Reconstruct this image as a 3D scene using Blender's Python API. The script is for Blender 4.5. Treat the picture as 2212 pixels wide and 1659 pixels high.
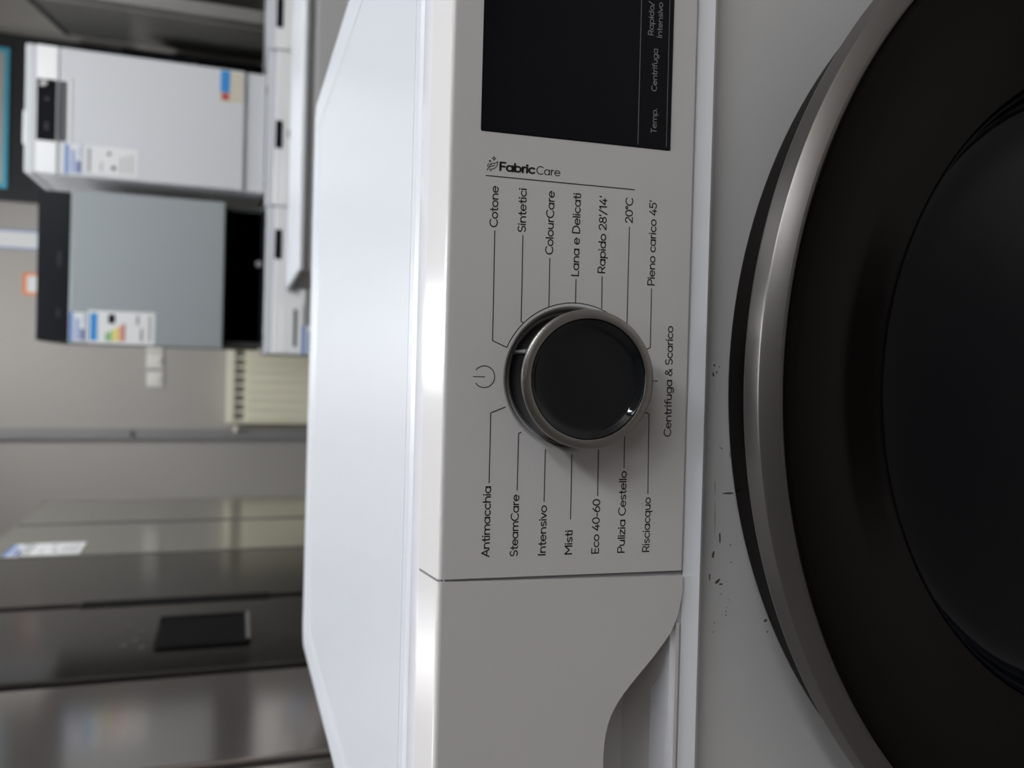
import bpy, bmesh, math, random
from mathutils import Matrix, Vector
R = math.radians
random.seed(4)
scene = bpy.context.scene
for o in list(bpy.data.objects):
    bpy.data.objects.remove(o)
COL = scene.collection

# ------------------------------------------------------------------ camera
# phone held on its side: picture "up" is the room's right, picture "right" is down
TH, RO, PS = R(18.3), R(1.35), R(-.5)
fwd0 = Vector((math.sin(PS), math.cos(PS), 0)); right = Vector((math.cos(PS), -math.sin(PS), 0)); zz = Vector((0, 0, 1))
fw = fwd0 * math.cos(TH) - zz * math.sin(TH)
up = fwd0 * math.sin(TH) + zz * math.cos(TH)
r2 = right * math.cos(RO) + up * math.sin(RO)
u2 = up * math.cos(RO) - right * math.sin(RO)
cd = bpy.data.cameras.new('camera'); cam = bpy.data.objects.new('camera', cd); COL.objects.link(cam)
m = Matrix((-u2, r2, -fw)).transposed().to_4x4(); m.translation = Vector((.005, -.333, .928))
cam.matrix_world = m
cd.sensor_fit = 'HORIZONTAL'; cd.sensor_width = 36.0; cd.lens = 1800 * 36 / 2212
cd.clip_start = .01; cd.clip_end = 60
cd.dof.use_dof = True; cd.dof.focus_distance = .352; cd.dof.aperture_fstop = 9.5
scene.camera = cam

# ------------------------------------------------------------------ view, world
scene.view_settings.view_transform = 'Standard'; scene.view_settings.look = 'None'
scene.view_settings.gamma = 1.0; scene.view_settings.use_curve_mapping = False
scene.view_settings.exposure = 0.60
w = bpy.data.worlds.new('world'); scene.world = w; w.use_nodes = True
w.node_tree.nodes['Background'].inputs[0].default_value = (.55, .57, .62, 1)
w.node_tree.nodes['Background'].inputs[1].default_value = .02
scene.cycles.use_denoising = True
scene.cycles.max_bounces = 8; scene.cycles.diffuse_bounces = 4
scene.cycles.caustics_reflective = False; scene.cycles.caustics_refractive = False

LAMP = 16.0                                    # ceiling panel emission strength
PANELS = [(.20, 3.5), (.20, 1.9), (.20, .3), (1.95, 1.5), (1.5, -1.2), (2.3, -2.4), (2.3, -3.8)]

# ------------------------------------------------------------------ materials
MATS = {}
def mat(name, col, rough=.4, metal=0., bump=0., bscale=300., spec=.5, vary=0., vscale=4., coat=0., emit=0., aniso=0.):
    if name in MATS: return MATS[name]
    mt = bpy.data.materials.new(name); mt.use_nodes = True
    nt = mt.node_tree; b = nt.nodes['Principled BSDF']
    c = tuple(col) + (1,)
    b.inputs['Base Color'].default_value = c
    b.inputs['Roughness'].default_value = rough; b.inputs['Metallic'].default_value = metal
    b.inputs['Specular IOR Level'].default_value = spec
    if coat: b.inputs['Coat Weight'].default_value = coat; b.inputs['Coat Roughness'].default_value = .08
    if aniso: b.inputs['Anisotropic'].default_value = aniso
    if emit:
        b.inputs['Emission Color'].default_value = c; b.inputs['Emission Strength'].default_value = emit
    tc = nt.nodes.new('ShaderNodeTexCoord')
    nz = nt.nodes.new('ShaderNodeTexNoise'); nz.inputs['Scale'].default_value = vscale; nz.inputs['Detail'].default_value = 5
    nt.links.new(tc.outputs['Object'], nz.inputs['Vector'])
    rp = nt.nodes.new('ShaderNodeMapRange')
    rp.inputs['To Min'].default_value = 1 - vary; rp.inputs['To Max'].default_value = 1 + vary
    nt.links.new(nz.outputs['Fac'], rp.inputs['Value'])
    mx = nt.nodes.new('ShaderNodeVectorMath'); mx.operation = 'SCALE'
    mx.inputs[0].default_value = col; nt.links.new(rp.outputs[0], mx.inputs['Scale'])
    nt.links.new(mx.outputs[0], b.inputs['Base Color'])
    if bump:
        n2 = nt.nodes.new('ShaderNodeTexNoise'); n2.inputs['Scale'].default_value = bscale; n2.inputs['Detail'].default_value = 2
        nt.links.new(tc.outputs['Object'], n2.inputs['Vector'])
        bp = nt.nodes.new('ShaderNodeBump'); bp.inputs['Strength'].default_value = bump; bp.inputs['Distance'].default_value = .0005
        nt.links.new(n2.outputs['Fac'], bp.inputs['Height']); nt.links.new(bp.outputs[0], b.inputs['Normal'])
    MATS[name] = mt; return mt

M_WHITE = mat('white_plastic', (.67, .645, .635), .16, bump=.06, bscale=2500, vary=.015, vscale=9)
M_WTOP = mat('white_laminate', (.64, .65, .68), .30, bump=.25, bscale=1400, vary=.01)
M_FASC = mat('white_gloss_plastic', (.70, .69, .71), .16, bump=.03, bscale=900)
M_STRIP = mat('white_strip', (.82, .82, .85), .3)
M_STEEL = mat('white_enamel_steel', (.66, .645, .64), .42, bump=.05, bscale=200, vary=.03, vscale=6)
M_PRINT = mat('black_print', (.006, .006, .007), .5)
M_DIM = mat('dim_icon_print', (.05, .05, .055), .4)
M_HOLE = mat('deep_black', (.002, .002, .0025), .6, spec=.1)
M_WINDOW = mat('black_control_window', (.006, .006, .008), .4, spec=.08)
M_GREYPRINT = mat('grey_print', (.27, .27, .28), .5)
M_GLASS = mat('black_glass', (.0035, .004, .0065), .07, spec=.3)
M_KNOBGL = mat('black_knob_gloss', (.005, .006, .008), .04, spec=.6)
M_BRUSH = mat('brushed_silver', (.40, .385, .37), .30, 1.0, bump=.15, bscale=1800, vary=.06, vscale=40, aniso=.5)
M_CHROME = mat('dark_chrome', (.20, .20, .235), .16, 1.0)
M_SILVER = mat('satin_silver', (.60, .60, .62), .25, 1.0)
M_DOORSIL = mat('door_silver', (.185, .172, .165), .33, .85, vary=.03)
M_DARKPL = mat('dark_plastic', (.010, .010, .012), .6, spec=.25)
M_SMOKE = mat('smoked_brown_plastic', (.0058, .0042, .0036), .12, spec=.10)
M_BOWL = mat('dark_bowl_glass', (.0015, .002, .0045), .03, spec=.3)
M_GAP = mat('gap_shadow_grey', (.10, .10, .11), .6)
M_GAPSHADE = mat('gap_shade_grey', (.32, .31, .32), .5)
M_SCUFF = mat('scuff_dirt', (.09, .085, .075), .8)
M_WALL = mat('wall_paint', (.40, .372, .335), .75, bump=.2, bscale=120, vary=.03, vscale=1.5)
M_WALLD = mat('dark_wall_paint', (.45, .43, .41), .8, vary=.03)
M_WALLB = mat('brown_grey_wall_paint', (.20, .185, .175), .8, vary=.03)
M_CEIL = mat('ceiling_paint', (.60, .59, .57), .8, vary=.02)
M_FLOOR = mat('floor_tile', (.20, .185, .17), .4, vary=.08, vscale=3)
M_TRUNK = mat('trunking', (.26, .245, .245), .6)
M_CREAM = mat('radiator_cream', (.88, .83, .65), .45)
M_CREAMD = mat('radiator_slot', (.20, .19, .15), .7)
M_IVORY = mat('ivory_switch', (.75, .72, .66), .4)
M_FRIDGE = mat('grey_steel_door', (.40, .395, .365), .13, .85, vary=.02)
M_FRIDGED = mat('dark_steel_door', (.07, .064, .061), .13, .85, vary=.02)
M_FRIDGEB = mat('warm_steel_door', (.42, .38, .35), .13, .85, vary=.02)
M_BLACK = mat('black_satin', (.007, .007, .010), .3, spec=.2)
M_FRIDGER = mat('dull_steel_door', (.30, .285, .27), .25, .4, vary=.02)  # rougher, less metallic steel of the right fridge
M_MATBLK = mat('black_board', (.012, .012, .014), .6)
M_DW = mat('white_enamel', (.62, .625, .64), .35)
M_DWP = mat('white_control_panel', (.86, .86, .85), .2)
M_GREYDW = mat('grey_steel_front', (.32, .345, .352), .4, .2)
M_PAPER = mat('white_paper', (.75, .75, .74), .7)
M_LBLUE = mat('blue_print', (.10, .22, .55), .6)
M_DBLUE = mat('dark_blue_print', (.04, .08, .32), .6)
M_CYAN = mat('bright_blue_print', (.03, .25, .62), .6)
M_RED = mat('red_print', (.45, .06, .05), .6)
M_GREEN = mat('green_print', (.10, .40, .08), .6)
M_YEL = mat('yellow_print', (.75, .65, .05), .6)
M_ORANGE = mat('orange_print', (.75, .22, .06), .6)
M_BEIGE = mat('beige_paper', (.60, .55, .44), .7)
M_TEAL = mat('cyan_frame', (.08, .42, .58), .5)
M_POSTER = mat('poster_grey', (.50, .48, .44), .6, vary=.08, vscale=3)
M_WFRONT = mat('grey_washer_front', (.45, .44, .44), .5)
M_LAMP = mat('lamp_diffuser', (.93, .965, 1.0), .5, emit=LAMP)
M_LFRAME = mat('lamp_frame', (.7, .7, .7), .5)

# ------------------------------------------------------------------ helpers
def tag(o, label=None, cat=None, group=None, kind=None):
    if label: o['label'] = label
    if cat: o['category'] = cat
    if group: o['group'] = group
    if kind: o['kind'] = kind
    return o
def empty(name, loc=(0, 0, 0), rz=0., label=None, cat=None, group=None):
    o = bpy.data.objects.new(name, None); o.empty_display_size = .1; COL.objects.link(o)
    o.location = loc; o.rotation_euler = (0, 0, rz)
    return tag(o, label, cat, group)
def link(name, bm, mt, parent=None, smooth=False):
    bmesh.ops.recalc_face_normals(bm, faces=bm.faces)
    me = bpy.data.meshes.new(name); bm.to_mesh(me); bm.free()
    if smooth:
        for p in me.polygons: p.use_smooth = True
        try: me.set_sharp_from_angle(angle=R(smooth if smooth is not True else 40))
        except Exception: pass
    me.materials.append(mt)
    o = bpy.data.objects.new(name, me); COL.objects.link(o)
    if parent: o.parent = parent
    return o
def add_box(bm, x0, x1, y0, y1, z0, z1, bev=0., seg=2):
    vs = [bm.verts.new(c) for c in ((x0,y0,z0),(x1,y0,z0),(x1,y1,z0),(x0,y1,z0),(x0,y0,z1),(x1,y0,z1),(x1,y1,z1),(x0,y1,z1))]
    fs = [bm.faces.new([vs[i] for i in f]) for f in ((0,3,2,1),(4,5,6,7),(0,1,5,4),(1,2,6,5),(2,3,7,6),(3,0,4,7))]
    if bev:
        es = list({e for f in fs for e in f.edges})
        bmesh.ops.bevel(bm, geom=es, offset=bev, segments=seg, profile=.6, affect='EDGES')
def box(name, x0, x1, y0, y1, z0, z1, mt, parent=None, bev=0., seg=2):
    bm = bmesh.new(); add_box(bm, x0, x1, y0, y1, z0, z1, bev, seg)
    return link(name, bm, mt, parent)
def extrude_poly(bm, front, back):
    a = [bm.verts.new(p) for p in front]; b = [bm.verts.new(p) for p in back]; n = len(a)
    bm.faces.new(a); bm.faces.new(b[::-1])
    for i in range(n): bm.faces.new((a[i], b[i], b[(i+1) % n], a[(i+1) % n]))
def extrude_x(name, prof, x0, x1, mt, parent=None, smooth=25):
    bm = bmesh.new(); extrude_poly(bm, [(x0, y, z) for y, z in prof], [(x1, y, z) for y, z in prof])
    return link(name, bm, mt, parent, smooth)
def lathe(bm, prof, frame, n=128, close=True):
    # prof: (r, h) ; frame(a,b,h) -> point where a,b are across, h along the axis
    rings = []
    for r, h in prof:
        if r < 1e-6: rings.append([bm.verts.new(frame(0, 0, h))])
        else: rings.append([bm.verts.new(frame(r*math.cos(2*math.pi*i/n), r*math.sin(2*math.pi*i/n), h)) for i in range(n)])
    for A, B in zip(rings[:-1], rings[1:]):
        for i in range(n):
            j = (i+1) % n
            if len(A) == 1: bm.faces.new((A[0], B[j], B[i]))
            elif len(B) == 1: bm.faces.new((A[i], A[j], B[0]))
            else: bm.faces.new((A[i], A[j], B[j], B[i]))
    if close and len(rings[0]) > 1 and len(rings[-1]) > 1:
        A, B = rings[-1], rings[0]
        for i in range(n):
            j = (i+1) % n; bm.faces.new((A[i], A[j], B[j], B[i]))
def lathe_obj(name, prof, frame, mt, parent=None, n=128, close=True, smooth=30):
    bm = bmesh.new(); lathe(bm, prof, frame, n, close); return link(name, bm, mt, parent, smooth)
def frame_y(cx, cz, y0=0.):                # axis along +y (h = y)
    return lambda a, b, h: (cx + a, y0 + h, cz + b)

# ---- single-stroke lettering (rounded, drawn for this panel)
def arc(cx, cy, rx, ry, a0, a1, n=14):
    return [(cx + rx*math.cos(R(a0+(a1-a0)*i/n)), cy + ry*math.sin(R(a0+(a1-a0)*i/n))) for i in range(n+1)]
def ring(cx, cy, rx, ry): return arc(cx, cy, rx, ry, 0, 360, 22)
DOT = lambda x, y: ('dot', x, y)
G = {
 'a': (.74, [ring(.35,.35,.28,.30), [(.63,.65),(.63,.05)]]),
 'b': (.74, [ring(.38,.35,.28,.30), [(.10,.95),(.10,.05)]]),
 'c': (.63, [arc(.36,.35,.29,.30,48,312)]),
 'd': (.74, [ring(.35,.35,.28,.30), [(.63,.95),(.63,.05)]]),
 'e': (.71, [[(.07,.37),(.64,.37)], arc(.355,.35,.285,.30,4,318)]),
 'f': (.43, [arc(.38,.75,.18,.20,65,180,8)+[(.20,.05)], [(.05,.63),(.38,.63)]]),
 'g': (.74, [ring(.35,.35,.28,.30), [(.63,.65)]+arc(.36,.0,.27,.22,0,-145,12)]),
 'h': (.69, [[(.10,.95),(.10,.05)], arc(.345,.38,.245,.27,180,0,12)+[(.59,.05)]]),
 'i': (.22, [[(.10,.65),(.10,.05)], DOT(.10,.88)]),
 'l': (.22, [[(.10,.95),(.10,.05)]]),
 'm': (1.05, [[(.10,.65),(.10,.05)], arc(.315,.41,.215,.24,180,0,10)+[(.53,.05)], arc(.745,.41,.215,.24,180,0,10)+[(.96,.05)]]),
 'n': (.69, [[(.10,.65),(.10,.05)], arc(.345,.38,.245,.27,180,0,12)+[(.59,.05)]]),
 'o': (.71, [ring(.355,.35,.285,.30)]),
 'p': (.74, [ring(.38,.35,.28,.30), [(.10,.65),(.10,-.25)]]),
 'q': (.74, [ring(.35,.35,.28,.30), [(.63,.65),(.63,-.25)]]),
 'r': (.42, [[(.10,.65),(.10,.05)], arc(.33,.38,.23,.27,180,78,8)]),
 's': (.56, [arc(.28,.505,.19,.145,35,250,10)+arc(.28,.195,.20,.145,70,-145,10)]),
 't': (.43, [[(.20,.90),(.20,.20)]+arc(.33,.18,.13,.13,180,290,6), [(.04,.63),(.38,.63)]]),
 'u': (.69, [[(.10,.65)]+arc(.335,.32,.235,.27,180,360,12), [(.57,.65),(.57,.05)]]),
 'v': (.56, [[(.04,.65),(.28,.05)], [(.28,.05),(.52,.65)]]),
 'z': (.56, [[(.06,.65),(.48,.65)], [(.48,.65),(.06,.05)], [(.06,.05),(.50,.05)]]),
 'A': (.74, [[(.04,.05),(.37,.95)], [(.37,.95),(.70,.05)], [(.15,.33),(.59,.33)]]),
 'C': (.83, [arc(.47,.5,.41,.45,48,312,18)]),
 'D': (.84, [[(.10,.95),(.10,.05)], [(.10,.95)]+arc(.34,.5,.41,.45,90,-90,16)+[(.10,.05)]]),
 'E': (.66, [[(.10,.95),(.10,.05)], [(.10,.95),(.57,.95)], [(.10,.5),(.52,.5)], [(.10,.05),(.57,.05)]]),
 'F': (.62, [[(.10,.95),(.10,.05)], [(.10,.95),(.55,.95)], [(.10,.5),(.50,.5)]]),
 'I': (.26, [[(.12,.95),(.12,.05)]]),
 'L': (.60, [[(.10,.95),(.10,.05)], [(.10,.05),(.55,.05)]]),
 'M': (.95, [[(.10,.05),(.10,.95)], [(.10,.95),(.47,.38)], [(.47,.38),(.84,.95)], [(.84,.95),(.84,.05)]]),
 'P': (.68, [[(.10,.95),(.10,.05)], [(.10,.95)]+arc(.37,.69,.25,.26,90,-90,12)+[(.10,.43)]]),
 'R': (.72, [[(.10,.95),(.10,.05)], [(.10,.95)]+arc(.37,.69,.25,.26,90,-90,12)+[(.10,.43)], [(.40,.43),(.63,.05)]]),
 'S': (.67, [arc(.33,.715,.24,.235,38,250,12)+arc(.33,.27,.26,.22,70,-145,12)]),
 'T': (.68, [[(.34,.95),(.34,.05)], [(.04,.95),(.64,.95)]]),
 '0': (.70, [ring(.34,.5,.28,.45)]),
 '1': (.44, [[(.08,.77),(.29,.95)], [(.29,.95),(.29,.05)]]),
 '2': (.64, [arc(.30,.69,.24,.26,165,-32,14)+[(.06,.05)], [(.06,.05),(.57,.05)]]),
 '4': (.70, [[(.42,.95),(.06,.27)], [(.06,.27),(.63,.27)], [(.47,.55),(.47,.05)]]),
 '5': (.64, [[(.52,.95),(.14,.95)], [(.14,.95),(.11,.54)], arc(.29,.34,.26,.29,130,-150,14)]),
 '6': (.67, [ring(.33,.32,.26,.27), [(.07,.34),(.10,.50),(.20,.70),(.42,.95)]]),
 '8': (.67, [ring(.33,.73,.20,.22), ring(.33,.27,.26,.22)]),
 "'": (.20, [[(.12,.95),(.08,.74)]]),
 '/': (.46, [[(.03,-.05),(.42,1.0)]]),
 '°': (.36, [ring(.17,.82,.12,.12)]),
 '&': (.80, [[(.72,.05)]+arc(.36,.76,.17,.19,205,-25,10)+arc(.32,.27,.25,.22,125,300,10)+[(.68,.44)]]),
 '-': (.46, [[(.08,.36),(.38,.36)]]),
 '.': (.22, [DOT(.10,.07)]),
 ' ': (.34, []),
}
def stroke(bm, pts, hw, put, cap=5):
    # ribbon with round ends; put(x, y) -> 3D
    pts = [p for i, p in enumerate(pts) if i == 0 or math.dist(p, pts[i-1]) > 1e-6]
    closed = len(pts) > 3 and math.dist(pts[0], pts[-1]) < 1e-6
    if closed: pts = pts[:-1]
    n = len(pts); L, Rr = [], []
    for i in range(n):
        a = pts[i-1] if (i > 0 or closed) else pts[i]; b = pts[(i+1) % n] if (i < n-1 or closed) else pts[i]
        dx, dy = b[0]-a[0], b[1]-a[1]; d = math.hypot(dx, dy) or 1; nx, ny = -dy/d*hw, dx/d*hw
        L.append(bm.verts.new(put(pts[i][0]+nx, pts[i][1]+ny))); Rr.append(bm.verts.new(put(pts[i][0]-nx, pts[i][1]-ny)))
    for i in range(n if closed else n-1):
        j = (i+1) % n; bm.faces.new((L[i], Rr[i], Rr[j], L[j]))
    if not closed and cap:
        for (c, d, A, B) in ((pts[0], pts[1], L[0], Rr[0]), (pts[-1], pts[-2], Rr[-1], L[-1])):
            ang = math.atan2(c[1]-d[1], c[0]-d[0])
            fan = [bm.verts.new(put(c[0]+hw*math.cos(ang-math.pi/2+math.pi*k/cap), c[1]+hw*math.sin(ang-math.pi/2+math.pi*k/cap))) for k in range(1, cap)]
            bm.faces.new([A] + fan + [B])
def glyphs(text):
    out = []; x = 0
    for ch in text:
        adv, st = G[ch]
        for s in st:
            if s[0] == 'dot': out.append(('dot', s[1]+x, s[2]))
            else: out.append([(px+x, py) for px, py in s])
        x += adv
    return out
def text_bm(text, sw, put):
    bm = bmesh.new()
    for s in glyphs(text):
        if s[0] == 'dot':
            r = sw*.68; vs = [bm.verts.new(put(s[1]+r*math.cos(k*math.pi/6), s[2]+r*math.sin(k*math.pi/6))) for k in range(12)]; bm.faces.new(vs)
        else: stroke(bm, s, sw/2, put)
    return bm
def extent(text, sw):
    xs = []
    for s in glyphs(text):
        if s[0] == 'dot': xs += [s[1]-sw*.68, s[1]+sw*.68]
        else: xs += [p[0]-sw/2 for p in s] + [p[0]+sw/2 for p in s]
    return min(xs), max(xs)

# ------------------------------------------------------------------ the room
def struct(o): return tag(o, kind='structure')
XL, XR, YF, YB, ZC = -1.42, 2.75, -6.5, 4.75, 2.85
struct(box('floor', XL-.1, XR+.1, YF-.1, YB+.1, -.1, 0, M_FLOOR))
struct(box('ceiling', XL-.1, XR+.1, YF-.1, YB+.1, ZC, ZC+.1, M_CEIL))
struct(box('wall_back', XL-.1, XR+.1, YB, YB+.1, 0, ZC, M_WALL))
struct(box('wall_front', XL-.1, XR+.1, YF-.1, YF, 0, ZC, M_WALLD))
struct(box('wall_left', XL-.1, XL, YF, YB, 0, ZC, M_WALLB))
struct(box('wall_right', XR, XR+.1, YF, YB, 0, ZC, M_WALL))
# cable trunking running down the back wall
bm = bmesh.new(); add_box(bm, -.402, -.338, YB-.028, YB, .02, ZC-.01, .004)
t1 = struct(link('trim_1', bm, M_TRUNK))
box('trunking_cover', -.392, -.352, YB-.034, YB-.028, .03, ZC-.02, M_TRUNK, t1, .002)
box('pipe_clip', -.385, -.347, YB-.042, YB-.034, 1.462, 1.482, M_GAP, t1, .002)

# ceiling lights: long panels, the bright patches mirrored in the white plastic
def ceiling_light(x, y):
    t = empty('ceiling_light', (x, y, ZC), 0, 'long white light panel fixed under the ceiling', 'light', 'ceiling light panels')
    bm = bmesh.new()
    for a in ((-.165,.165,-.62,-.605),(-.165,.165,.605,.62),(-.165,-.15,-.605,.605),(.15,.165,-.605,.605)):
        add_box(bm, a[0], a[1], a[2], a[3], -.025, 0)
    link('frame', bm, M_LFRAME, t)
    box('diffuser', -.15, .15, -.605, .605, -.018, -.002, M_LAMP, t)
    return t
def copy_tree(o, parent=None):
    c = o.copy(); COL.objects.link(c)
    if parent: c.parent = parent
    for ch in [k for k in bpy.data.objects if k.parent == o]: copy_tree(ch, c)
    return c
proto = ceiling_light(*PANELS[0])
for (x, y) in PANELS[1:]:
    c = copy_tree(proto); c.location = (x, y, ZC)

# ================================================================== the washing machine
WM = empty('washing_machine', (0, 0, 0), 0, 'large white front-loading washing machine in the foreground with chrome-ringed dial and black display', 'washing machine')
A3 = R(3.0)
def P(s, q, h=0.):            # control-panel plane, mm -> world
    s, q, h = s/1000, q/1000, h/1000
    return (s, .0109 + q*math.sin(A3) - h*math.cos(A3), .845 + q*math.cos(A3) + h*math.sin(A3))

# --- cabinet: steel box with a round door opening in its front
DCX, DCZ = .0065, .4405
def cabinet():
    bm = bmesh.new(); n = 96; x0, x1, z0, z1, yf, yb = -.2975, .2975, .02, .7215, .012, .600
    hole, rim, inn = [], [], []
    ang = sorted(set([2*math.pi*i/n for i in range(n)] + [math.atan2(z-DCZ, x-DCX) % (2*math.pi) for x in (x0, x1) for z in (z0, z1)]))
    for a in ang:
        c, s = math.cos(a), math.sin(a)
        t = min([((x1 if c > 0 else x0)-DCX)/c if abs(c) > 1e-9 else 1e9, ((z1 if s > 0 else z0)-DCZ)/s if abs(s) > 1e-9 else 1e9])
        hole.append(bm.verts.new((DCX+.20*c, yf, DCZ+.20*s))); rim.append(bm.verts.new((DCX+t*c, yf, DCZ+t*s)))
        inn.append(bm.verts.new((DCX+.20*c, .20, DCZ+.20*s)))
    k = len(ang); back = [bm.verts.new((v.co.x, yb, v.co.z)) for v in rim]
    for i in range(k):
        j = (i+1) % k
        bm.faces.new((hole[i], hole[j], rim[j], rim[i])); bm.faces.new((hole[j], hole[i], inn[i], inn[j])); bm.faces.new((rim[i], rim[j], back[j], back[i]))
    bm.faces.new(inn); bm.faces.new(back)
    return link('cabinet', bm, M_STEEL, WM)
CAB = cabinet()
box('upper_housing', -.2975, .2975, .080, .600, .7215, .838, M_STEEL, WM)
for sx in (-.2975, .2915): box('side_cheek', sx, sx+.006, .036, .0805, .7215, .838, M_STEEL, WM)
for fx in (-.25, .25):
    for fy in (.06, .55):
        bm = bmesh.new(); lathe(bm, [(.0, 0), (.022, 0), (.022, .012), (.010, .016), (.010, .03), (0, .03)], lambda a, b, h, fx=fx, fy=fy: (fx+a, fy+b, h), 16)
        link('foot', bm, M_DARKPL, WM, 30)

# --- worktop: laminate sheet inside a raised plastic rim with rounded back corners
def rrect(x0, x1, y0, y1, r, n=7, front_r=0.):
    pts = []
    for cx, cy, a0, rr in ((x1-r, y1-r, 0, r), (x0+r, y1-r, 90, r)):
        pts += [(cx+rr*math.cos(R(a0+90*i/n)), cy+rr*math.sin(R(a0+90*i/n))) for i in range(n+1)]
    pts += [(x0, y0), (x1, y0)]
    return pts
def worktop():
    # each level: (side inset, back inset, z, corner radius, front y); rim on three sides, groove, then the laminate sheet
    bm = bmesh.new(); xo = .2995; yb = .616; F = .0475
    lv = [(0, 0, .818, .022, F), (0, 0, .8440, .022, F), (.0006, .0006, .8475, .022, F+.0002), (.0022, .0022, .8504, .021, .0515), (.0055, .0060, .8522, .020, .0535), (.0100, .0120, .8528, .018, .0550), (.0150, .0220, .8527, .016, .0562),
          (.0330, .0640, .8512, .010, .0600), (.0345, .0660, .8508, .009, .0605), (.0348, .0663, .8498, .009, .0606), (.0356, .0676, .8498, .009, .0610), (.0360, .0680, .8506, .009, .0612)]
    loops = []
    for dx, db, z, r, fy in lv:
        pts = rrect(-xo+dx, xo-dx, fy, yb-db, r)
        loops.append([bm.verts.new((x, y, z if (y > fy+1e-5 or z < .85) else min(z, .8500 + (fy-.0515)*.06))) for x, y in pts])
    k = len(loops[0])
    for A, B in zip(loops[:-1], loops[1:]):
        for i in range(k):
            j = (i+1) % k; bm.faces.new((A[i], A[j], B[j], B[i]))
    bm.faces.new(loops[0][::-1]); bm.faces.new(loops[-1])
    return link('worktop', bm, M_WTOP, WM, 35)
WT = worktop()

# --- fascia frame: strip behind and strip below the control panel
def ztop(y): return .8500 - .1405*(.047 - y)
extrude_x('fascia_frame', [(.034, ztop(.034)), (.0450, ztop(.045)), (.0466, ztop(.0466)-.0006), (.0472, .8470), (.0472, .815), (.034, .815)], -.2985, .2985, M_FASC, WM)
q0 = [P(0, -110, -3), P(0, -114.6, -3), P(0, -114.8, -1.6), P(0, -122.6, .2), P(0, -124.4, -1.2), P(0, -125.2, -4.0), P(0, -125.4, -22), P(0, -110, -22)]
extrude_x('lower_strip', [(p[1], p[2]) for p in q0], -.2985, .2985, M_STRIP, WM)

def bez(a, c, b, n=7): return [tuple((1-t)**2*a[i]+2*t*(1-t)*c[i]+t*t*b[i] for i in (0, 1)) for t in [k/n for k in range(n+1)]]
def yz(q, h=0): p = P(0, q, h); return (p[1], p[2])
top_arc = [(.0136, ztop(.0136))] + bez((.0130, ztop(.0130)), (.0110, ztop(.0110)), yz(-2.0))
pan_prof = [(.0345, ztop(.0345))] + top_arc + [yz(-2.6), yz(-40), yz(-80), yz(-113.2), yz(-114.2, -.8), yz(-114.2, -18), (.0345, .82)]
CP = extrude_x('control_panel', pan_prof, -.0818, .2985, M_WHITE, WM, 25)
KX, KQ = 4.95, -58.4
kf = lambda a, b, h: P(KX + a, KQ + b, h)
cut = lathe_obj('cutter', [(0, 5), (32.2, 5), (32.2, -6), (0, -6)], kf, M_WHITE, None, 160, close=False)
md = CP.modifiers.new('hole', 'BOOLEAN'); md.operation = 'DIFFERENCE'; md.object = cut; md.solver = 'EXACT'
bpy.context.view_layer.update()
me = bpy.data.meshes.new_from_object(CP.evaluated_get(bpy.context.evaluated_depsgraph_get()))
CP.modifiers.clear(); CP.data = me; bpy.data.objects.remove(cut)
for p_ in CP.data.polygons: p_.use_smooth = True
CP.data.set_sharp_from_angle(angle=R(25))

# --- detergent drawer with the scooped finger grip
curve = [(-84.2,-114.2),(-88.2,-114.2),(-93.8,-114.0),(-98.0,-113.2),(-102.4,-112.2),(-106.6,-110.6),(-110.9,-108.4),(-115.4,-105.0),(-120.1,-101.2),(-124.3,-97.4),(-128.5,-93.5),(-132.9,-89.6),(-137.2,-86.0),(-140.4,-83.7),(-143.7,-81.7),(-147.2,-80.1),(-150.6,-79.0),(-156.6,-77.8),(-163.4,-77.4),(-169.5,-77.4)]
mir = [(-380-s, q) for s, q in curve[::-1]]
full = curve + mir
def drawer():
    bm = bmesh.new()
    outl = [(-82.9, -2.0)] + full + [(-297.8, -2.0)]
    f = [P(s, q) for s, q in outl]; b = [P(s, q, -3.0) for s, q in outl]
    extrude_poly(bm, f, b)
    prof = [(.0340, ztop(.0340))] + top_arc + [yz(-2.0, -3.0), (.0340, .838)]
    extrude_poly(bm, [(-.0829, y, z) for y, z in prof], [(-.2978, y, z) for y, z in prof])
    return link('detergent_drawer', bm, M_WHITE, WM, 25)
DR = drawer()
def scoop():
    bm = bmesh.new(); g = []
    for s, q in full:
        u = min(1, max(0, (q + 114.2) / 36.8)); D = 3 + 40*u**.8; qb = min(q, -113.4 + 9*u)
        prof = [(q, -3), (q, -D*.5-1.5), (q, -D)]
        for k in range(1, 6): prof.append((q + (qb-q)*k/5, -D))
        for k in range(1, 6):
            t = k/5; prof.append((qb*(1-t)**2 + 2*t*(1-t)*(-112.6*u + q*(1-u)) + t*t*(-113.4), -D*(1-t)**2 - 2*t*(1-t)*D*.75 - t*t*3.0))
        g.append([bm.verts.new(P(s, max(a, -114.2), b)) for a, b in prof])
    for i in range(len(g)-1):
        for k in range(len(g[0])-1): bm.faces.new((g[i][k], g[i+1][k], g[i+1][k+1], g[i][k+1]))
    bmesh.ops.remove_doubles(bm, verts=bm.verts, dist=2e-5)
    return link('finger_recess', bm, M_WHITE, DR, 50)
scoop()
def lipbar():       # thin front lip along the bottom of the grip
    bm = bmesh.new()
    extrude_poly(bm, [P(s, q, h) for s, q, h in ((-106, -111.8, -.6), (-106, -113.4, -.6), (-106, -113.4, -4), (-106, -111.8, -4))],
                 [P(s, q, h) for s, q, h in ((-274, -111.8, -.6), (-274, -113.4, -.6), (-274, -113.4, -4), (-274, -111.8, -4))])
    return link('grip_lip', bm, M_WHITE, DR)
lipbar()
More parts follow.
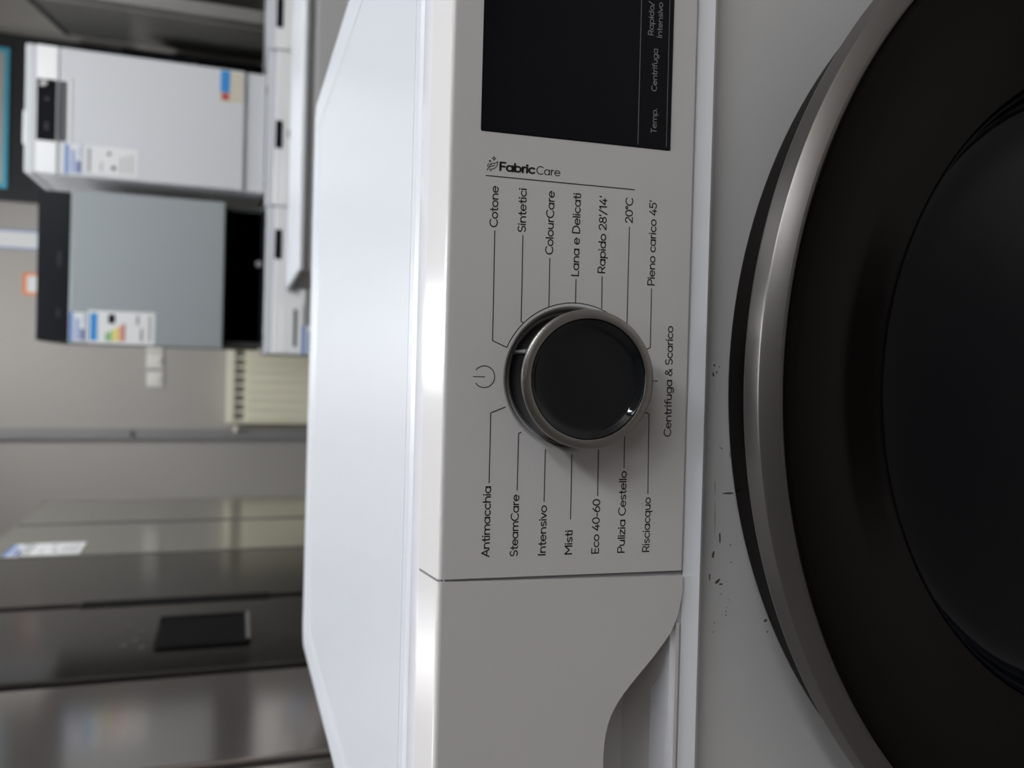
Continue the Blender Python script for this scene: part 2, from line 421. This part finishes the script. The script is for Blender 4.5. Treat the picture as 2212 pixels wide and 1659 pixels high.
# added strip in the panel-drawer gap, the gap's shade put into its grey
bm = bmesh.new(); extrude_poly(bm, [P(-85.5, -3, -1.6), P(-81.0, -3, -1.6), P(-81.0, -114, -1.6), P(-85.5, -114, -1.6)], [P(-85.5, -3, -9), P(-81.0, -3, -9), P(-81.0, -114, -9), P(-85.5, -114, -9)])
link('gap_shade_strip', bm, M_GAPSHADE, DR)

# --- print on the panel
HP = .06
def print_text(text, s0, q0, s1, q1, cap, parent=None, mt=None, sw=.130, h=HP, name='printed_text'):
    a, b = extent(text, sw); k = math.hypot(s1-s0, q1-q0)/(b-a); dx, dq = (s1-s0)/math.hypot(s1-s0, q1-q0), (q1-q0)/math.hypot(s1-s0, q1-q0)
    put = lambda x, y: P(s0 + (x-a)*k*dx - y*cap*dq, q0 + (x-a)*k*dq + y*cap*dx, h)
    o = link(name, text_bm(text, sw, put), mt or M_PRINT, parent or CP)
    o['label'] = ('grey' if mt is M_GREYPRINT else 'black') + ' lettering reading ' + text
    return o
ROWS = [-22.0, -34.6, -47.3, -59.5, -71.9, -84.4, -96.0]
for txt, s0, q in (('Cotone', 69.0, ROWS[0]), ('Sintetici', 67.85, ROWS[1]), ('ColourCare', 58.9, ROWS[2]), ('Lana e Delicati', 50.2, ROWS[3]),
                   ("Rapido 28'/14'", 52.2, ROWS[4]), ('20°C', 75.4, ROWS[5]), ("Pieno carico 45'", 48.1, ROWS[6])):
    print_text(txt, s0, q, 86.8 if txt[-1] != "'" else 86.5, q, 3.65)
for txt, s1, q in (('Antimacchia', -42.2, ROWS[0]-.15), ('SteamCare', -45.85, ROWS[1]-.25), ('Intensivo', -50.8, ROWS[2]-.3), ('Misti', -62.0, ROWS[3]-.35),
                   ('Eco 40-60', -48.35, ROWS[4]-.6), ('Pulizia Cestello', -35.9, ROWS[5]-.5), ('Risciacquo', -47.9, ROWS[6]-1.0)):
    print_text(txt, -72.8, q, s1, q, 3.6)
print_text('Centrifuga & Scarico', -20.4, -106.2, 30.2, -105.8, 3.65)
def print_line(pts, wdt=.40, name='printed_line', parent=None, mt=None, h=HP):
    bm = bmesh.new()
    for a, b in zip(pts[:-1], pts[1:]): stroke(bm, [a, b], wdt/2, lambda x, y: P(x, y, h), 4)
    return link(name, bm, mt or M_PRINT, parent or CP)
for ln in ([(67.5,-20.8),(20.4,-21.1),(17.8,-27.4)], [(66.5,-33.4),(29.2,-33.6),(28.75,-34.6)], [(57.3,-45.9),(36.3,-46.0)], [(48.8,-58.25),(38.4,-58.3)],
           [(50.7,-70.5),(36.6,-70.7)], [(73.6,-82.9),(28.0,-83.0),(27.0,-82.4)], [(46.6,-94.5),(20.0,-94.7),(17.8,-89.5)], [(4.95,-91.0),(4.95,-98.6)],
           [(-40.7,-21.2),(-10.6,-21.1),(-8.0,-27.5)], [(-44.0,-33.8),(-19.3,-33.8),(-18.9,-34.9)], [(-49.2,-46.2),(-26.35,-46.2)], [(-57.1,-58.7),(-28.7,-58.5)],
           [(-46.8,-71.2),(-26.3,-71.0)], [(-34.3,-83.5),(-19.0,-83.4)], [(-46.3,-95.5),(-10.2,-95.0),(-8.0,-90.2)]):
    print_line(ln)
bm = bmesh.new(); stroke(bm, [(KX+33.45*math.cos(R(a)), KQ+33.45*math.sin(R(a))) for a in [67.5-1.5*i for i in range(64)]], .18, lambda x, y: P(x, y, HP))
link('printed_arc', bm, M_PRINT, CP)
# power mark
bm = bmesh.new(); stroke(bm, arc(4.85, -17.8, 4.65, 4.65, 128, 412, 40), .18, lambda x, y: P(x, y, HP)); stroke(bm, [(4.78, -13.0), (4.82, -18.0)], .18, lambda x, y: P(x, y, HP))
link('power_symbol', bm, M_PRINT, CP)['label'] = 'black power on/off symbol'
# FabricCare, reading downwards, with leaf and stars
print_line([(90.85, -16.3), (90.55, -84.9)], .42)
def print_down(text, s0, q0, q1, cap, sw):
    a, b = extent(text, sw); k = (q0-q1)/(b-a)
    o = link('printed_text', text_bm(text, sw, lambda x, y: P(s0 + y*cap, q0 - (x-a)*k, HP)), M_PRINT, CP); o['label'] = 'black lettering reading ' + text
print_down('Fabric', 93.45, -22.1, -38.2, 3.75, .205)
print_down('Care', 93.35, -38.7, -49.7, 3.7, .105)
bm = bmesh.new(); pl = lambda x, y: P(x, y, HP)
def smooth_pts(p, n=5):
    out = []
    for i in range(len(p)-1):
        p0 = p[max(i-1, 0)]; p1 = p[i]; p2 = p[i+1]; p3 = p[min(i+2, len(p)-1)]
        for k in range(n):
            t = k/n
            out.append(tuple(.5*((2*p1[c]) + (-p0[c]+p2[c])*t + (2*p0[c]-5*p1[c]+4*p2[c]-p3[c])*t*t + (-p0[c]+3*p1[c]-3*p2[c]+p3[c])*t**3) for c in (0, 1)))
    return out + [p[-1]]
for pts in ([(94.84,-17.5),(95.61,-18.03),(96.17,-18.76),(96.37,-20.05),(96.75,-20.68),(97.25,-21.23)], [(97.25,-21.23),(96.17,-21.21),(95.05,-20.73),(94.17,-19.92),(93.82,-19.01),(93.82,-18.08)],
            [(93.2,-16.63),(93.91,-17.07),(94.49,-17.6),(94.94,-18.61),(95.3,-19.52),(95.66,-20.06)], [(95.92,-18.49),(95.48,-18.64)], [(96.04,-17.36),(95.51,-17.02),(94.79,-16.9)], [(93.43,-17.72),(93.2,-18.1),(93.05,-18.66)]):
    stroke(bm, smooth_pts(pts), .16, pl)
link('leaf_symbol', bm, M_PRINT, CP)['label'] = 'black leaf emblem'
bm = bmesh.new()
def star(cx, cq, ro, ri, n=6):
    out = []
    for k in range(4):
        a0 = 90*k
        out.append((cx+ro*math.cos(R(a0)), cq+ro*math.sin(R(a0)))); out.append((cx+ri*math.cos(R(a0+45)), cq+ri*math.sin(R(a0+45))))
    return out
o1 = star(98.39, -19.62, 1.15, .52); o2 = star(98.39, -19.62, .32, .22)
A_ = [bm.verts.new(pl(*p)) for p in o1]; B_ = [bm.verts.new(pl(*p)) for p in o2]
for i in range(8): bm.faces.new((A_[i], A_[(i+1) % 8], B_[(i+1) % 8], B_[i]))
bm.faces.new([bm.verts.new(pl(*p)) for p in star(97.14, -17.86, .58, .36)])
link('star_symbol', bm, M_PRINT, CP)['label'] = 'two small black sparkle stars'

# --- black display
bm = bmesh.new(); c = [(109.75, -13.5), (272, -13.5), (272, -101.8), (109.6, -101.8)]
extrude_poly(bm, [P(s, q, .45) for s, q in c], [P(s, q, -1) for s, q in c])
bmesh.ops.bevel(bm, geom=[e for e in bm.edges], offset=.0003, segments=2, affect='EDGES')
DISP = link('display', bm, M_GLASS, WM, 30); DISP['label'] = 'black glass display with grey lettering'
HD = .52
print_line([(110.9, -85.7), (271, -85.4)], .26, 'display_line', DISP, M_GREYPRINT, HD)
print_line([(110.9, -99.6), (271, -99.2)], .22, 'display_line', DISP, M_GREYPRINT, HD)
for txt, s0, q, s1, cap in (('Temp.', 116.5, -94.6, 127.8, 2.75), ('Centrifuga', 135.4, -94.2, 154.6, 2.7), ('Rapido/', 160.3, -91.8, 175.5, 2.65), ('Intensivo', 159.8, -96.1, 175.7, 2.65)):
    print_text(txt, s0, q, s1, q, cap, DISP, M_GREYPRINT, .12, HD)

# --- programme dial
KN = tag(empty('programme_dial'), None); KN.parent = WM; KN['label'] = 'chrome-ringed black programme dial'
lathe_obj('dial_base', [(32.25, 0), (32.1, -.03), (31.8, -.15), (31.0, -.9), (30.2, -2.2), (29.6, -4.2), (27, -4.6), (27, -5.6), (32.25, -5.6)], kf, M_WHITE, KN)
lathe_obj('dial_body', [(28.9, -4.4), (28.7, -1), (28.4, 2.0), (28.1, 5), (27.9, 9), (28.0, 14), (28.5, 16.4), (29.0, 17.2), (26, 17.2), (26, -4.4)], kf, M_CHROME, KN)
lathe_obj('dial_ring', [(28.6, 16.6), (29.15, 17.0), (29.35, 17.8), (29.35, 18.9), (29.2, 19.4), (28.85, 19.65), (25.8, 19.95), (25.5, 19.8), (25.3, 19.0), (25.3, 16.6)], kf, M_BRUSH, KN, 160, smooth=35)
lathe_obj('dial_cap', [(25.4, 18.2), (25.2, 18.95), (24.95, 19.1), (24.75, 19.02), (22.9, 17.42), (22.4, 17.2), (21.2, 16.95), (20.7, 16.9), (12, 16.94), (0, 16.96)], kf, M_KNOBGL, KN, 160, close=False, smooth=40)
# pointer: small raised silver bar from the base to the ring
pa = math.atan2(31.0, 12.6)           # towards the first programme line
bm = bmesh.new()
def ppt(r, t, h): return P(KX + r*math.cos(pa) - t*math.sin(pa), KQ + r*math.sin(pa) + t*math.cos(pa), h)
seg = 10
secs = []
for h, r0, wd in ((-2.0, 30.2, 1.05), (2.0, 30.0, 1.05), (10, 29.9, 1.05), (16.6, 30.0, 1.05), (17.9, 29.9, .95)):
    secs.append([bm.verts.new(ppt(r0 - 1.2 + 1.2*math.sin(math.pi*k/seg), wd*math.cos(math.pi*k/seg), h)) for k in range(seg+1)])
for A, B in zip(secs[:-1], secs[1:]):
    for k in range(seg): bm.faces.new((A[k], A[k+1], B[k+1], B[k]))
bm.faces.new(secs[0][::-1]); bm.faces.new(secs[-1])
link('pointer', bm, M_SILVER, KN, 40)

# --- porthole door
DO = empty('porthole_door'); DO.parent = WM; DO['label'] = 'round dark smoked-glass door with a silver rim'
dfr = frame_y(DCX, DCZ)
lathe_obj('door_shell', [(.2510, .0125), (.2525, .009), (.2570, -.004), (.2660, -.016), (.262, -.016), (.20, -.004), (.20, .0125)], dfr, M_DARKPL, DO, 192)
lathe_obj('silver_rim', [(.2660, -.0155), (.2764, -.0180), (.2772, -.0200), (.2761, -.0270), (.2757, -.0280), (.2750, -.0287), (.2682, -.0323), (.2670, -.0325), (.2660, -.0318), (.2660, -.0155)], dfr, M_DOORSIL, DO, 256, smooth=18)
lathe_obj('smoked_ring', [(.2660, -.0290), (.2645, -.0305), (.2615, -.0308), (.2560, -.0298), (.2380, -.0235), (.2170, -.0140), (.1960, -.0040), (.1880, -.0008), (.1850, .0005), (.1846, .004), (.1846, .010), (.2660, .010)], dfr, M_SMOKE, DO, 192, smooth=40)
lathe_obj('glass_bowl', [(.1848, .003), (.1835, .0015), (.1815, .003), (.1790, .010), (.176, .020), (.170, .0275), (.160, .0300), (.145, .0285), (.125, .0240), (.095, .0165), (.06, .0105), (.03, .0078), (0, .007)], dfr, M_BOWL, DO, 128, close=False, smooth=60)
bm = bmesh.new()                # grip slot moulded into the rim on the right
stroke(bm, [(DCX+.2722*math.cos(R(a)), DCZ+.2722*math.sin(R(a))) for a in [44-1.2*i for i in range(16)]], .0006, lambda x, y: (x, -.0311, y))
link('grip_slot', bm, mat('rim_slot', (.10, .045, .03), .5), DO)

# --- scuffs on the steel just under the panel
bm = bmesh.new()
for (x, z), l, wd, an in (((.0130,.7132),.0016,.0005,20), ((.0098,.7118),.0010,.0006,60), ((.0086,.7136),.0024,.0005,8), ((.0125,.7105),.0007,.0004,40), ((.0122,.7022),.0004,.0004,0), ((-.0263,.7081),.0032,.0002,60), ((-.0293,.7034),.0034,.00018,5),
     ((-.0478,.7037),.0011,.0036,0), ((-.0330,.6986),.0022,.0010,0), ((-.0688,.7076),.0055,.0005,4), ((-.0767,.7109),.0042,.0006,-8), ((-.0727,.7016),.0012,.0004,30), ((-.0810,.7011),.0006,.0006,0), ((-.0874,.7125),.0040,.0005,0),
     ((-.0898,.7082),.0016,.0018,40), ((-.0912,.7064),.0010,.0012,0), ((-.1026,.7027),.0009,.0002,60), ((-.1045,.7030),.0009,.0002,60), ((-.1063,.7031),.0010,.0003,50), ((-.1095,.7092),.0007,.0003,20), ((-.1103,.6806),.0016,.0010,0),
     ((-.1160,.6795),.0012,.0004,20), ((-.1139,.7095),.0010,.0003,0), ((-.060,.7105),.018,.00012,1), ((-.045,.7110),.008,.00015,2), ((-.0960,.7060),.0005,.0005,0), ((-.0990,.7015),.0004,.0004,0)):
    n = 8; c, s = math.cos(R(an)), math.sin(R(an))
    vs = []
    for k in range(n):
        jit = random.uniform(.7, 1.15); u = l*math.cos(2*math.pi*k/n)*jit/2; v = wd*math.sin(2*math.pi*k/n)*jit
        vs.append(bm.verts.new((x + u*c - v*s, .01192, z + u*s + v*c)))
    bm.faces.new(vs)
sc = link('scuff_marks', bm, M_SCUFF, CAB); sc['kind'] = 'stuff'

# ================================================================== appliances behind
def put_label(parent, x0, x1, z0, z1, y, style):
    """price ticket / energy sticker on a front at local y (front faces -y)"""
    t = .0012; W_, H_ = x1-x0, z1-z0
    card = box({'price': 'price_ticket', 'plain': 'paper_sticker'}.get(style, 'energy_sticker'), x0, x1, y-t, y, z0, z1, M_PAPER, parent)
    def bar(a, b, c, d, mt, nm): box(nm, x0+W_*a, x0+W_*b, y-t-.0006, y-t, z0+H_*c, z0+H_*d, mt, card)
    if style == 'price':
        bar(0, 1, .78, 1, M_LBLUE, 'header'); bar(.05, .8, .45, .60, M_LBLUE, 'print_line'); bar(.05, .45, .08, .32, M_DBLUE, 'price_block'); bar(.55, .95, .1, .16, M_LBLUE, 'print_line')
    elif style == 'plain':
        bar(.06, .9, .90, .95, M_GREYPRINT, 'print_line'); bar(.20, .34, .42, .50, M_DIM, 'mark'); bar(.70, .82, .52, .58, M_DIM, 'mark')
        for q_ in (.10, .20, .30, .68): bar(.12, .85 - q_*.6, q_, q_+.025, M_GREYPRINT, 'print_line')
    else:
        bar(.08, .92, .86, .97, M_CYAN, 'header'); bar(.62, .9, .60, .70, M_BLACK, 'rating')
        for i, (mt, wd) in enumerate(((M_GREEN, .25), (M_GREEN, .30), (M_YEL, .36), (M_YEL, .42), (M_ORANGE, .48), (M_RED, .54))):
            bar(.08, .08+wd, .70-.05*i, .735-.05*i, mt, 'rating_bar')
        bar(.1, .5, .18, .22, M_GREYPRINT, 'print_line'); bar(.6, .9, .24, .28, M_GREYPRINT, 'print_line'); bar(.1, .9, .06, .09, M_GREYPRINT, 'print_line')
    return card

def washer(loc, W_, D_, H_, label, disp, style, groove=False, tickets=()):
    t = empty('washing_machine', loc, 0, label, 'washing machine', 'washing machines in the row behind')
    h = W_/2; mf = M_DW if style == 'white' else M_WFRONT
    box('cabinet', -h, h, .012, D_, .015, H_-.03, mf, t, .004)
    box('worktop', -h-.001, h+.001, .004 if style == 'white' else -.006, D_+.008, H_-.028 if style == 'white' else H_-.014, H_, M_WTOP, t, .006, 3)
    if style != 'white': box('top_frame', -h, h, .012, D_, H_-.03, H_-.014, mf, t)
    cp = box('control_panel', -h, h, -.004, .012, H_-.15, H_-.0285, M_DWP if style == 'white' else M_WFRONT, t, .006)
    if disp: box('display', disp[0], disp[1], -.0065, -.004, H_-.056, H_-.031, M_GLASS, cp, .001)
    d = box('detergent_drawer', -h+.008, -h+.19, -.008, -.004, H_-.14, H_-.06, M_DWP if style == 'white' else M_WFRONT, t, .003)
    if groove: box('drawer_grip', -h+.03, -h+.17, -.0095, -.008, H_-.118, H_-.105, M_GAP, d, .001)
    lathe_obj('dial', [(0, -.022), (.02, -.022), (.022, -.019), (.022, -.004), (0, -.004)], frame_y(-.02, H_-.095), M_SILVER, cp, 40, close=False)
    dc = H_*.52
    dr = lathe_obj('door_ring', [(.215, .013), (.215, -.018), (.205, -.026), (.19, -.026), (.165, -.010), (.165, .013)], frame_y(0, dc), M_DARKPL if style != 'white' else M_DOORSIL, t, 64)
    lathe_obj('door_glass', [(.168, -.010), (.150, -.020), (.10, -.028), (0, -.030)], frame_y(0, dc), M_BOWL, dr, 48, close=False)
    for fx in (-h+.05, h-.05):
        for fy in (.07, D_-.06): box('foot', fx-.018, fx+.018, fy-.018, fy+.018, 0, .016, M_DARKPL, t)
    for k in tickets: put_label(t, *k)
    return t
washer((.342, 2.9, 0), .548, .52, .835, 'white washing machine under the grey dishwasher, nearest the cream radiator', (.08, .19), 'white', True,
       [(-.270, -.165, .64, .70, -.0095, 'price')])
washer((.908, 2.9, 0), .576, .52, .842, 'white washing machine under the slim white dishwasher', (-.075, .028), 'white')
washer((1.49, 2.9, 0), .576, .52, .848, 'white washing machine at the right end of the back row', (-.21, -.10), 'white')
washer((.555, 1.62, 0), .64, .45, .802, 'lower washing machine with grey front in the row just behind the big white one', None, 'grey')
washer((1.20, 1.62, 0), .64, .45, .802, 'lower grey-fronted washing machine further right in the row just behind', None, 'grey')

# --- slim white dishwasher on top of the back row
T = empty('slim_dishwasher', (.887, 2.925, .8425), R(-1.2), 'slim white dishwasher with black control window standing on the back row of washers', 'dishwasher')
box('cabinet', -.219, .219, .02, .50, .012, .765, M_DW, T, .004)
box('worktop', -.221, .221, -.002, .51, .765, .797, M_DW, T, .008, 3)
cpn = box('control_panel', -.2185, .2185, -.012, .02, .693, .762, M_DWP, T, .005)
d_ = box('display', -.108, .102, -.0145, -.012, .698, .758, M_WINDOW, cpn, .001)
lathe_obj('button', [(0, -.024), (.010, -.024), (.012, -.021), (.012, -.0145), (0, -.0145)], frame_y(.086, .736), M_BRUSH, d_, 24, close=False)
for bx in (-.07, -.055, .03): box('button', bx, bx+.009, -.0155, -.0145, .722, .732, M_DIM, d_)
dw = box('door', -.2185, .2185, -.010, .02, .078, .690, M_DW, T, .005)
hd = box('handle_recess', -.105, .10, -.0108, -.0098, .664, .688, M_GAP, dw, .004)
box('handle_lip', -.115, .108, -.0125, -.010, .652, .664, M_DWP, dw, .003)
box('plinth', -.2185, .2185, .0, .02, .004, .072, M_DW, T, .003)
put_label(T, -.214, -.108, .615, .668, -.010, 'price'); put_label(T, -.208, -.108, .437, .605, -.010, 'plain')
st = box('sticker', .10, .212, -.0112, -.010, .085, .165, M_BEIGE, T)
box('blue_band', .132, .212, -.0118, -.0112, .132, .165, M_CYAN, st); box('red_band', .105, .130, -.0118, -.0112, .134, .160, M_RED, st)
for fx in (-.18, .18):
    for fy in (.06, .45): box('foot', fx-.015, fx+.015, fy-.015, fy+.015, -.0005, .013, M_DARKPL, T)
bx = empty('card_holder', (.868, 3.12, 1.640), 0, 'small white card holder lying on the slim dishwasher', 'holder')
box('base', -.062, .062, -.03, .03, 0, .008, M_DWP, bx, .002); box('card', -.060, .060, -.008, .006, .006, .045, M_PAPER, bx, .002)

# --- grey dishwasher
T = empty('grey_dishwasher', (.352, 2.94, .8355), 0, 'grey steel dishwasher with black top panel and black base, energy sticker on its door', 'dishwasher')
box('cabinet', -.262, .262, .03, .52, .012, .762, M_MATBLK, T, .003)
cpn = box('control_panel', -.262, .262, 0, .03, .658, .760, M_BLACK, T, .003)
for a, b in ((.0, .05), (-.18, -.15)): box('button', a, b, -.002, 0, .685, .695, M_MATBLK, cpn, .0008)
box('door', -.270, .270, -.012, .03, .146, .655, M_GREYDW, T, .004)
box('plinth', -.245, .250, .03, .05, .002, .143, M_BLACK, T, .003)
lathe_obj('foot_cap', [(0, .012), (.012, .012), (.014, .03), (0, .03)], frame_y(.054, .022), M_SILVER, T, 20, close=False)
for fx in (-.22, .22):
    for fy in (.08, .48): box('foot', fx-.015, fx+.015, fy-.015, fy+.015, -.0005, .013, M_DARKPL, T)
put_label(T, -.262, -.160, .600, .652, -.012, 'price'); put_label(T, -.266, -.150, .376, .594, -.012, 'energy')

# --- radiator on the back wall
T = empty('radiator', (-.078, 4.66, 0), 0, 'cream panel radiator with ribbed front and slotted top under the switches', 'radiator')
box('back_panel', -.222, .222, .045, .075, .33, .955, M_CREAM, T, .004)
box('top_cap', -.222, .222, .0, .085, .934, .982, M_CREAM, T, .006)
box('side_cap', -.222, -.214, .0, .085, .33, .95, M_CREAM, T, .002); box('side_cap', .214, .222, .0, .085, .33, .95, M_CREAM, T, .002)
box('slot_band', -.214, .214, .012, .03, .882, .934, M_CREAMD, T)
for i in range(9):
    x = -.205 + i*.051; box('slot_bar', x-.006, x+.006, .004, .014, .880, .936, M_CREAM, T, .001)
box('front_panel', -.216, .216, .006, .03, .34, .882, M_CREAM, T, .003)
for i in range(8):
    x = -.189 + i*.054; box('rib', x-.014, x+.014, -.004, .008, .35, .874, M_CREAM, T, .004, 3)
box('bottom_cap', -.222, .222, .0, .085, .318, .336, M_CREAM, T, .003)
lathe_obj('valve', [(0, 0), (.010, 0), (.012, .004), (.012, .026), (.006, .03), (.006, .05), (0, .05)], lambda a, b, h: (-.222 - .052 + h, .03+a, .925+b), M_CREAM, T, 24, close=False)
for bx_ in (-.15, .15): box('wall_bracket', bx_-.015, bx_+.015, .07, .0905, .5, .6, M_CREAMD, T)
# --- three switches in a row
def wall_switch(x, z, label):
    T = empty('wall_switch', (x, 4.75, z), 0, label, 'switch', 'ivory switch plates on the back wall')
    box('plate', -.043, .043, -.010, 0, -.043, .043, M_IVORY, T, .005, 3); box('rocker', -.026, .026, -.015, -.009, -.028, .028, M_IVORY, T, .003, 3)
    return T
wall_switch(-.060, 1.3615, 'ivory wall switch nearest the vertical cable trunking')
wall_switch(.045, 1.3655, 'ivory wall switch in the middle above the radiator')
wall_switch(.139, 1.367, 'ivory wall switch half hidden behind the grey dishwasher')

# --- tall steel fridges down the left side
def fridge(near, far, H_, label, md, name='tall_fridge', face=1, seam=0., seam_mat=None):
    n, f = Vector(near), Vector(far); u = (f-n) if face > 0 else (n-f); W_ = u.length; c = (n+f)/2
    T = empty(name, (c.x, c.y, 0), math.atan2(u.y, u.x), label, 'fridge'); h = W_/2
    box('cabinet', -h+.006, h-.006, .06, .66, .02, H_-.012, M_FRIDGED, T, .004)
    box('kick_plate', -h+.02, h-.02, .075, .10, 0, .055, M_BLACK, T)
    for a, b in ((-h+.008, seam-.014), (seam+.014, h-.008)):
        box('door', a, b, 0, .058, .06, H_, md, T, .007, 3)
    box('door_gap', seam-.016, seam+.016, .022, .06, .07, H_-.02, seam_mat or M_HOLE, T)
    for a in (-h+.06, h-.06): box('hinge_cover', a-.04, a+.04, .07, .18, H_-.014, H_+.012, M_FRIDGED, T, .004)
    return T
F1 = fridge((-.598, 2.609), (-.560, 3.569), 1.678, 'grey steel double-door fridge farthest down the left row, paper tickets at its top', M_FRIDGE, seam=.003)
put_label(F1, -.462, -.305, 1.395, 1.560, 0, 'plain'); put_label(F1, -.470, -.31, 1.565, 1.61, 0, 'price')
F2 = fridge((-.643, 1.564), (-.598, 2.600), 1.76, 'dark steel double-door fridge with black water dispenser, middle of the left row', M_FRIDGED, seam=-.008)
gr = box('handle_groove', -.034, .018, -.003, .010, .825, 1.30, M_HOLE, F2, .004)
dsp = box('water_dispenser', -.375, -.155, -.0035, .006, .882, 1.095, M_HOLE, F2, .012, 3)
box('tray', -.36, -.17, -.012, -.003, .882, .892, M_SILVER, dsp, .002)
for x, z in ((-.20, 1.165), (-.24, 1.13), (-.30, 1.14), (-.35, 1.12), (-.33, 1.16)): box('touch_mark', x-.010, x+.010, -.0008, .001, z-.006, z+.006, M_DIM, dsp)
F3 = fridge((-.685, .62), (-.645, 1.555), 1.76, 'warm grey steel fridge nearest the camera in the left row', M_FRIDGEB, seam=.055)
# --- big fridge on the right, seen along its front
FR = fridge((1.538, 3.542), (1.750, 4.611), 1.825, 'dark grey steel fridge on the right beyond the slim dishwasher', M_FRIDGER, face=-1, seam=.40)
box('top_trim', -.543, .543, -.004, .05, 1.795, 1.826, M_FRIDGE, FR, .003)

# --- black stove tower against the back wall, between the slim dishwasher and the right fridge
T = empty('black_oven_tower', (1.31, 4.17, 0), 0, 'tall black oven housing against the back wall right of the slim dishwasher', 'oven')
box('housing', -.27, .27, .02, .55, .0, 1.50, M_BLACK, T, .004)
dr = box('oven_door', -.26, .26, -.004, .02, .62, 1.20, M_GLASS, T, .004)
box('door_handle', -.23, .23, -.045, -.03, 1.15, 1.17, M_DARKPL, dr, .005)
for s in (-.20, .20): box('handle_post', s-.01, s+.01, -.032, -.003, 1.15, 1.17, M_DARKPL, dr)
box('control_panel', -.26, .26, -.004, .02, 1.22, 1.36, M_BLACK, T, .003); box('lower_drawer', -.26, .26, -.004, .02, .10, .60, M_BLACK, T, .003)

# --- wall board with poster, small signs
T = empty('display_board', (1.31, 4.74, 1.55), 0, 'big black board fixed to the back wall above the dishwashers', 'board')
box('panel', -.44, .44, -.03, 0, 0, 1.22, M_MATBLK, T, .003)
PO = empty('framed_poster', (1.30, 4.71, 2.10), 0, 'pale poster in a bright cyan frame on the black board', 'poster')
box('sheet', -.345, .345, -.008, 0, .02, .58, M_POSTER, PO)
for a in ((-.37, .37, 0, .025), (-.37, .37, .575, .60), (-.37, -.345, .025, .575), (.345, .37, .025, .575)):
    box('frame_bar', a[0], a[1], -.014, 0, a[2], a[3], M_TEAL, PO, .002)
SG = empty('paper_sign', (.672, 4.75, 1.78), 0, 'narrow white paper sign with blue edges high on the back wall', 'sign')
box('sheet', -.048, .048, -.004, 0, 0, .62, M_PAPER, SG)
for a in (-.050, .044): box('edge_strip', a, a+.006, -.006, 0, 0, .62, M_LBLUE, SG)
OT = empty('orange_tag', (.438, 4.75, 1.93), 0, 'small orange-edged white tag on the wall above the grey dishwasher', 'sign')
box('card', -.045, .045, -.004, 0, .0, .082, M_PAPER, OT)
box('border', -.058, .058, -.006, 0, .080, .098, M_ORANGE, OT); box('border', -.058, -.044, -.006, 0, 0, .08, M_ORANGE, OT); box('border', .044, .058, -.006, 0, 0, .08, M_ORANGE, OT)
